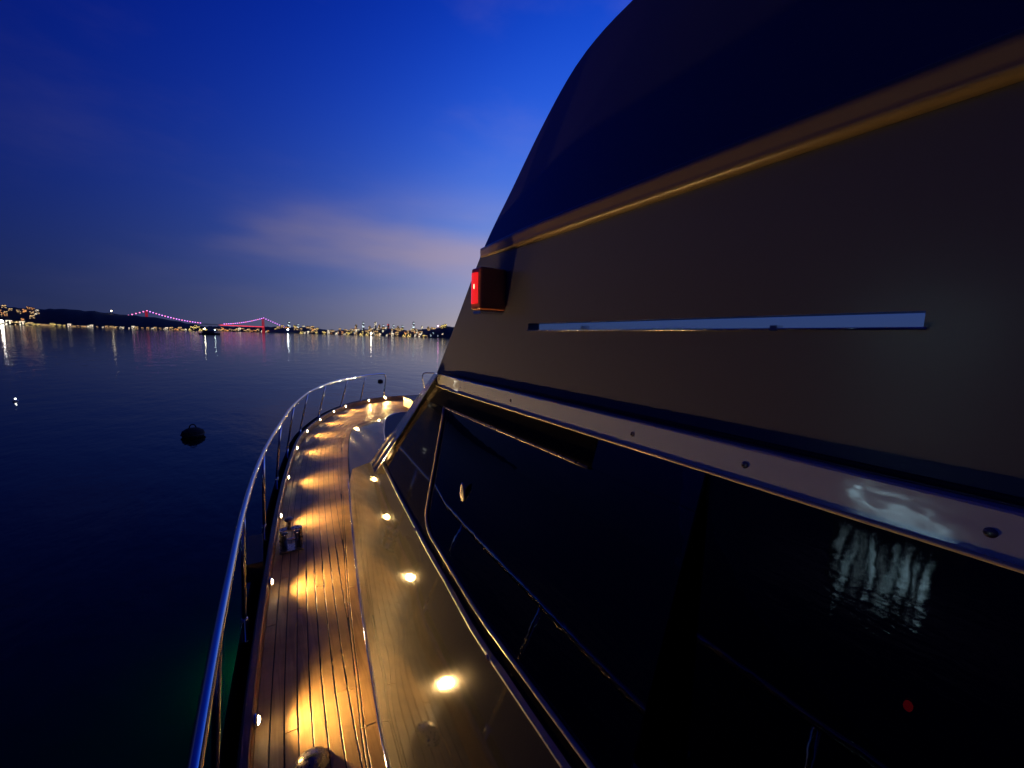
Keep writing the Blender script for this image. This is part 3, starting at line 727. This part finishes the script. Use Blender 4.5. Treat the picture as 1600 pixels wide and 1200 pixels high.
# --- ledge over the windows
V = []; F = []; ys = np.linspace(AFT, 1.99, 70)
prof = [(D + .01, 1.557), (D - .020, 1.556), (D - .024, 1.553), (D - .034, 1.497), (D - .032, 1.490), (D - .020, 1.486), (D + .01, 1.486)]
kp = len(prof)
for y in ys:
    k = min(1.0, .35 + (1.99 - y) / .5)
    for (x, z) in prof: V.append((D + (x - D) * (k if x < D else 1), y, z))
for i in range(len(ys) - 1):
    for j in range(kp):
        a = i * kp + j; b = i * kp + (j + 1) % kp; F.append((a, a + kp, b + kp, b))
F.append(tuple(range(kp))); F.append(tuple((len(ys) - 1) * kp + j for j in reversed(range(kp))))
ledge = link('window_ledge', mesh('window_ledge', V, F, ledgepaint), Y)
link('ledge_edge', tube([(D - .035, y, 1.491) for y in np.linspace(AFT, 1.65, 30)] + [(D - .024, 1.85, 1.491), (D - .014, 1.98, 1.491)], .0045, framep, 8), ledge)
for y in (.06, .36, .63, 1.2): link('screw_head', lathe([(.001, 0), (.0065, .0004), (.005, .0012), (.001, .0015)], steel_dull, 14), ledge, (D - .029, y, 1.524), (0, -math.radians(80), 0))
link('shade_strip', tube([(D - .001, y, 1.566) for y in np.linspace(AFT, 1.92, 20)], .0055, rubber, 8), Y)  # black strip laid in for the dark shade line above the ledge

# --- upper side plate with the long slot
_edge = spline([(2.305, 1.526), (2.012, 1.85), (1.719, 2.181), (1.469, 2.39), (1.275, 2.55), (1.12, 2.655), (1.0, 2.70), (.85, 2.719), (.55, 2.73)], 300)
def ye(z): return UY(float(np.interp(1.75 + (z - 1.75) / KS, _edge[:, 1], _edge[:, 0])))
SL0, SL1, SZ0, SZ1 = UY(0.176), UY(1.315), UZ(1.790), UZ(1.818)
zs = [UZ(1.528), UZ(1.60), UZ(1.70), SZ0, SZ1] + [UZ(z) for z in (1.90, 2.0, 2.10, 2.163, 2.20, 2.25, 2.30, 2.35)] + [UZ(z) for z in np.linspace(2.39, 2.69, 16)] + [UZ(z) for z in (2.70, 2.708, 2.714, 2.719, 2.723, 2.727)]
NA, NB, NC = 4, 6, 6
V = []; F = []
for z in zs:
    yy = list(np.linspace(AFT, SL0, NA + 1)) + list(np.linspace(SL0, min(SL1, ye(z) - .08 if ye(z) - .08 > SL0 + .1 else SL0 + .12), NB + 1))[1:]
    yy += list(np.linspace(yy[-1], ye(z), NC + 1))[1:]
    for y in yy: V.append((D, y, z))
nc = NA + NB + NC + 1
for j in range(len(zs) - 1):
    for i in range(nc - 1):
        if abs(zs[j] - SZ0) < 1e-6 and NA <= i < NA + NB: continue
        a = j * nc + i; F.append((a, a + nc, a + nc + 1, a + 1))
ZB2 = UZ(2.163); TL = math.tan(math.radians(16))          # above the moulding the plate leans inboard
def lean(p):
    x, y, z = p
    if z <= ZB2: return p
    f = (D + (1.75 - ZB2) * TL) / (D - (z - 1.75) * TL); return (x * f, y * f if y > 0 else y, 1.75 + (z - 1.75) * f)
V = [lean(p) for p in V]
upme = shell('upper_side', V, F, (.05, 0, 0), wallp)
up = link('upper_side', upme, Y)
wl = up.modifiers.new('weld', 'WELD'); wl.merge_threshold = 1e-5
bv = up.modifiers.new('bevel', 'BEVEL'); bv.width = .010; bv.segments = 3; bv.limit_method = 'ANGLE'; bv.angle_limit = math.radians(60)
link('slot_lip', tube([(D - .002, y, SZ0 - .001) for y in np.linspace(SL0 - .004, SL1 + .004, 12)], .0022, steel, 8), Y)
link('slot_pane', boxes('slot_pane', [(D + .003, D + .009, SL0 - .002, SL1 + .002, SZ0 - .002, SZ1 + .002)], slotglass), Y)
for (y0_, y1_, z0_, z1_) in ((.34, .352, SZ0 - .004, SZ0 + .006), (.852, .862, SZ0 - .003, SZ0 + .012)):
    link('slot_clip', boxes('slot_clip', [(D - .006, D + .018, y0_, y1_, z0_, z1_)], steel), Y)
# moulding band along the plate, rounded lower lip
V = []; F = []; ys = np.linspace(AFT, UY(1.735), 40)
prof = [(D + .006, 2.206), (D - .014, 2.203), (D - .025, 2.194), (D - .026, 2.176), (D - .022, 2.160), (D - .0225, 2.152), (D - .024, 2.146), (D - .018, 2.138), (D + .002, 2.136)]
kp = len(prof)
for y in ys:
    k = min(1.0, .25 + (UY(1.735) - y) / .5)
    for (x, z) in prof: V.append((D + (x - D) * k, y, UZ(2.163 + (z - 2.163) * (.55 + .45 * k))))
for i in range(len(ys) - 1):
    for j in range(kp):
        a = i * kp + j; b = i * kp + (j + 1) % kp; F.append((a, a + kp, b + kp, b))
F.append(tuple(range(kp))); F.append(tuple((len(ys) - 1) * kp + j for j in reversed(range(kp))))
link('side_moulding', mesh('side_moulding', V, F, mouldp, True), Y)
# --- port navigation light: brown housing, red lens facing ahead
def rbox(name, x0, x1, y0, y1, z0, z1, m, bev, parent):
    o = link(name, boxes(name, [(x0, x1, y0, y1, z0, z1)], m), parent)
    b_ = o.modifiers.new('bevel', 'BEVEL'); b_.width = bev; b_.segments = 3
    return o
nav = rbox('navigation_light', .686, D - .002, 1.295, 1.375, 1.860, 2.016, brownp, .008, Y)
V = []
for a in np.linspace(0, 1, 9):
    b_ = 1 - (2 * a - 1) ** 2
    for z in (1.882, 1.996): V.append((.687 - .010 * b_ ** .5, 1.315 + .052 * a, z))
link('lens', shell('lens', V, [(2 * i, 2 * i + 2, 2 * i + 3, 2 * i + 1) for i in range(8)], (.006, 0, 0), redlens), nav)
link('bulb', lathe([(.001, -.012), (.004, -.010), (.005, 0), (.004, .010), (.001, .012)], mat('bulb_core', (1, .3, .2), .3, emit=(1, .35, .2), estr=4.0), 8), nav, (.6790, 1.333, 1.945), (0, 0, 0), (.8, .8, .8))
link('bracket', boxes('bracket', [(.70, D - .002, 1.32, 1.38, 1.846, 1.856)], steel), nav)

# --- forward trunk (low dark coachroof)
tk = basep[int(np.argmax(_by > 4.35)):]
tN = bN[int(np.argmax(_by > 4.35)):]
nn = len(tk)
def tin(i, z):
    """inset of the coachroof surface: steep along the side, a long gentle slope at the bow"""
    p, q = tk[i], tN[i]; f = max(0.0, min(1.0, (q[1] + .1) / .9)); f = f * f * (3 - 2 * f)
    k = (z / .28); ins = .02 + (.24 * (1 - f) + 1.45 * f) * k
    return (min(p[0] - q[0] * ins, CLX), p[1] - q[1] * ins, z)
zr = [.002, .10, .19, .25, .275, .28]
V = []; F = []; kk = len(zr)
for i in range(nn):
    for z in zr: V.append(tin(i, z))
for i in range(nn - 1):
    for j in range(kk - 1):
        a = i * kk + j; F.append((a, a + kk, a + kk + 1, a + 1))
m0 = len(V); V += [(2 * CLX - x, y, z) for (x, y, z) in V]; F += [tuple(m0 + i for i in q[::-1]) for q in list(F)]
trunk = link('coachroof_side', mesh('coachroof_side', V, F, roofp, True), Y)
V = []
for i in range(nn):
    x, y, z = tin(i, .28); V += [(x, y, .276), (2 * CLX - x, y, .276)]
link('coachroof_top', mesh('coachroof_top', V, [(2 * i, 2 * i + 1, 2 * i + 3, 2 * i + 2) for i in range(nn - 1)], rubber), Y)
link('coachroof_trim', tube([tin(i, .281) for i in range(0, nn, 2)], .006, steel, 8), trunk)
# bow locker with teak lid
link('bow_locker', boxes('bow_locker', [(2.95, 3.55, 8.9, 9.6, 0.004, .22)], white_plastic), Y)
link('locker_lid', boxes('locker_lid', [(2.93, 3.57, 8.88, 9.62, .223, .25)], teak), Y)

# --- chrome rail and stanchions (port), mirrored to starboard
railp = spline([(-0.15, -3.0), (-0.172, -1.0), (-0.170, 0.5), (-0.164, 1.33), (-0.150, 1.9), (-0.127, 2.53), (-0.076, 3.28), (0.015, 4.11), (0.150, 5.03), (0.342, 6.17), (0.72, 7.65), (1.31, 9.0), (2.02, 9.95), (2.62, 10.42)], 120)
pts = [(p[0], p[1], .75) for p in railp]
e = railp[-1]
pts += [(e[0] + .05, e[1] + .03, .748), (e[0] + .095, e[1] + .055, .725), (e[0] + .12, e[1] + .06, .68), (e[0] + .125, e[1] + .05, .60), (e[0] + .07, e[1] + .03, .30), (e[0] + .06, e[1] + .03, .10)]
rail = link('bow_rail', tube(pts, .0165, steel, 12), Y)
link('starboard_rail', tube([(2 * CLX - p[0], p[1], p[2]) for p in pts], .0165, steel, 8), Y)
sock = lathe([(.030, 0), (.030, .008), (.021, .014), (.019, .13), (.016, .135)], steel, 14, 'socket')
def rail_at(y):
    return float(np.interp(y, railp[:, 1], railp[:, 0]))
def toe_at(y):
    c = offs(.052); return float(np.interp(y, c[:, 1], c[:, 0]))
for (yb, yt) in ((.40, .40), (1.52, 1.50), (2.53, 2.50), (3.77, 3.72), (4.99, 4.93), (6.2, 6.12), (7.38, 7.28), (8.56, 8.42), (9.62, 9.46), (10.22, 10.06)):
    xb = toe_at(yb) - .045; xt = rail_at(yt)
    st = link('stanchion', tube([(xb, yb, .0), (xb, yb, .12), (xb + (xt - xb) * .5, (yb + yt) / 2, .43), (xt, yt, .738)], .0125, steel, 10), rail)
    link('stanchion_socket', sock, rail, (xb, yb, -.02))

# --- courtesy lights along the toe rail
lens_me = lathe([(.001, 0), (.017, .001), (.017, .010), (.010, .015), (.001, .017)], lamp_em, 14, 'lens')
cowl_me = lathe([(.029, -.004), (.029, .004), (.024, .010), (.019, .011), (.019, .004), (.002, .003)], steel, 18, 'cowl')
ldata = bpy.data.lights.new('courtesy_lamp', 'SPOT'); ldata.energy = 88.0; ldata.color = (1.0, .585, .20); ldata.shadow_soft_size = .016; ldata.spot_size = math.radians(150); ldata.spot_blend = 1.0
def toe_frame(y):
    i = int(np.argmin(np.abs(outer[:, 1] - y))); return i
LY = [1.81, 2.86, 3.96, 5.06, 6.25, 7.30, 8.25, 9.05, 9.62]
idx = [int(np.argmin(np.abs(outer[:, 1] - y))) for y in LY] + [int(np.argmin(np.abs(outer[:, 0] - x))) for x in (2.25, 2.72)]
for i in idx:
    p = outer[i]; q = oN[i]; ang = math.atan2(q[1], q[0])
    loc = Vector((p[0] + q[0] * .004, p[1] + q[1] * .004, .084))
    rot = Matrix.Rotation(ang, 3, 'Z') @ Matrix.Rotation(math.radians(90), 3, 'Y')
    c = link('courtesy_light', cowl_me, toe, loc, rot.to_euler())
    ln = link('lens', lens_me, toe, loc, rot.to_euler())
    ln.parent = c; ln.matrix_parent_inverse = Matrix.Identity(4); ln.location = (0, 0, .003); ln.rotation_euler = (0, 0, 0)
    lo = bpy.data.objects.new('courtesy_lamp', ldata); COL.objects.link(lo)
    lo.parent = c; lo.location = (0, 0, .034)
    # spot looks along local -Z: turn it to shine inboard and a little down
    lo.rotation_euler = (math.radians(180), math.radians(-27), 0)

# --- green fitting and lamp added on the topsides, standing in for an underwater light
gl = link('added_hull_light', lathe([(.002, 0), (.05, .004), (.05, .03), (.002, .045)], mat('green_lens', (.1, .4, .2), .3, emit=(.1, 1.0, .4), estr=1.5), 14), Y, (.262, 4.9, -1.62), (0, -math.pi / 2, 0))
gd = bpy.data.lights.new('added_hull_lamp', 'POINT'); gd.energy = 45.0; gd.color = (.05, 1.0, .42); gd.shadow_soft_size = .05
go = bpy.data.objects.new('added_hull_lamp', gd); COL.objects.link(go); go.parent = gl; go.location = (0, 0, .35)
# --- mooring bitt beside the toe rail
bx, byy = .135, 3.45
bit = link('mooring_bitt', boxes('mooring_bitt', [(bx - .085, bx + .085, byy - .06, byy + .06, .003, .016)], steel_dull), Y)
for dx in (-.045, .045):
    link('post', lathe([(.020, 0), (.019, .10), (.026, .118), (.026, .128), (.018, .136)], steel, 16), bit, (bx + dx, byy, .014))
link('cross_bar', tube([(bx - .085, byy, .085), (bx + .085, byy, .085)], .010, steel, 10), bit)
link('frame', boxes('frame', [(bx - .080, bx - .066, byy - .03, byy + .03, .016, .165), (bx + .066, bx + .080, byy - .03, byy + .03, .016, .165), (bx - .080, bx + .080, byy - .03, byy + .03, .166, .178)], steel_dull), bit)
link('top_post', lathe([(.018, 0), (.014, .012), (.013, .060), (.030, .068), (.034, .078), (.022, .090), (.004, .094)], steel_dull, 14), bit, (bx - .01, byy, .178))
link('fairlead', boxes('fairlead', [(-.155, -.055, 3.05, 3.5, .03, .16)], rubber), Y)
# --- deck filler cap (low chrome dome)
cap = link('deck_filler_cap', lathe([(.068, 0), (.068, .004), (.060, .012), (.046, .026), (.026, .035), (.004, .038)], steel_dull, 24), Y, (.105, 1.585, .001))
link('key_slot', boxes('key_slot', [(-.018, .018, -.004, .004, .036, .042)], rubber), cap, (0, 0, 0))
bpy.context.view_layer.update()
print('planks', plank_count, 'objects', len(bpy.data.objects))
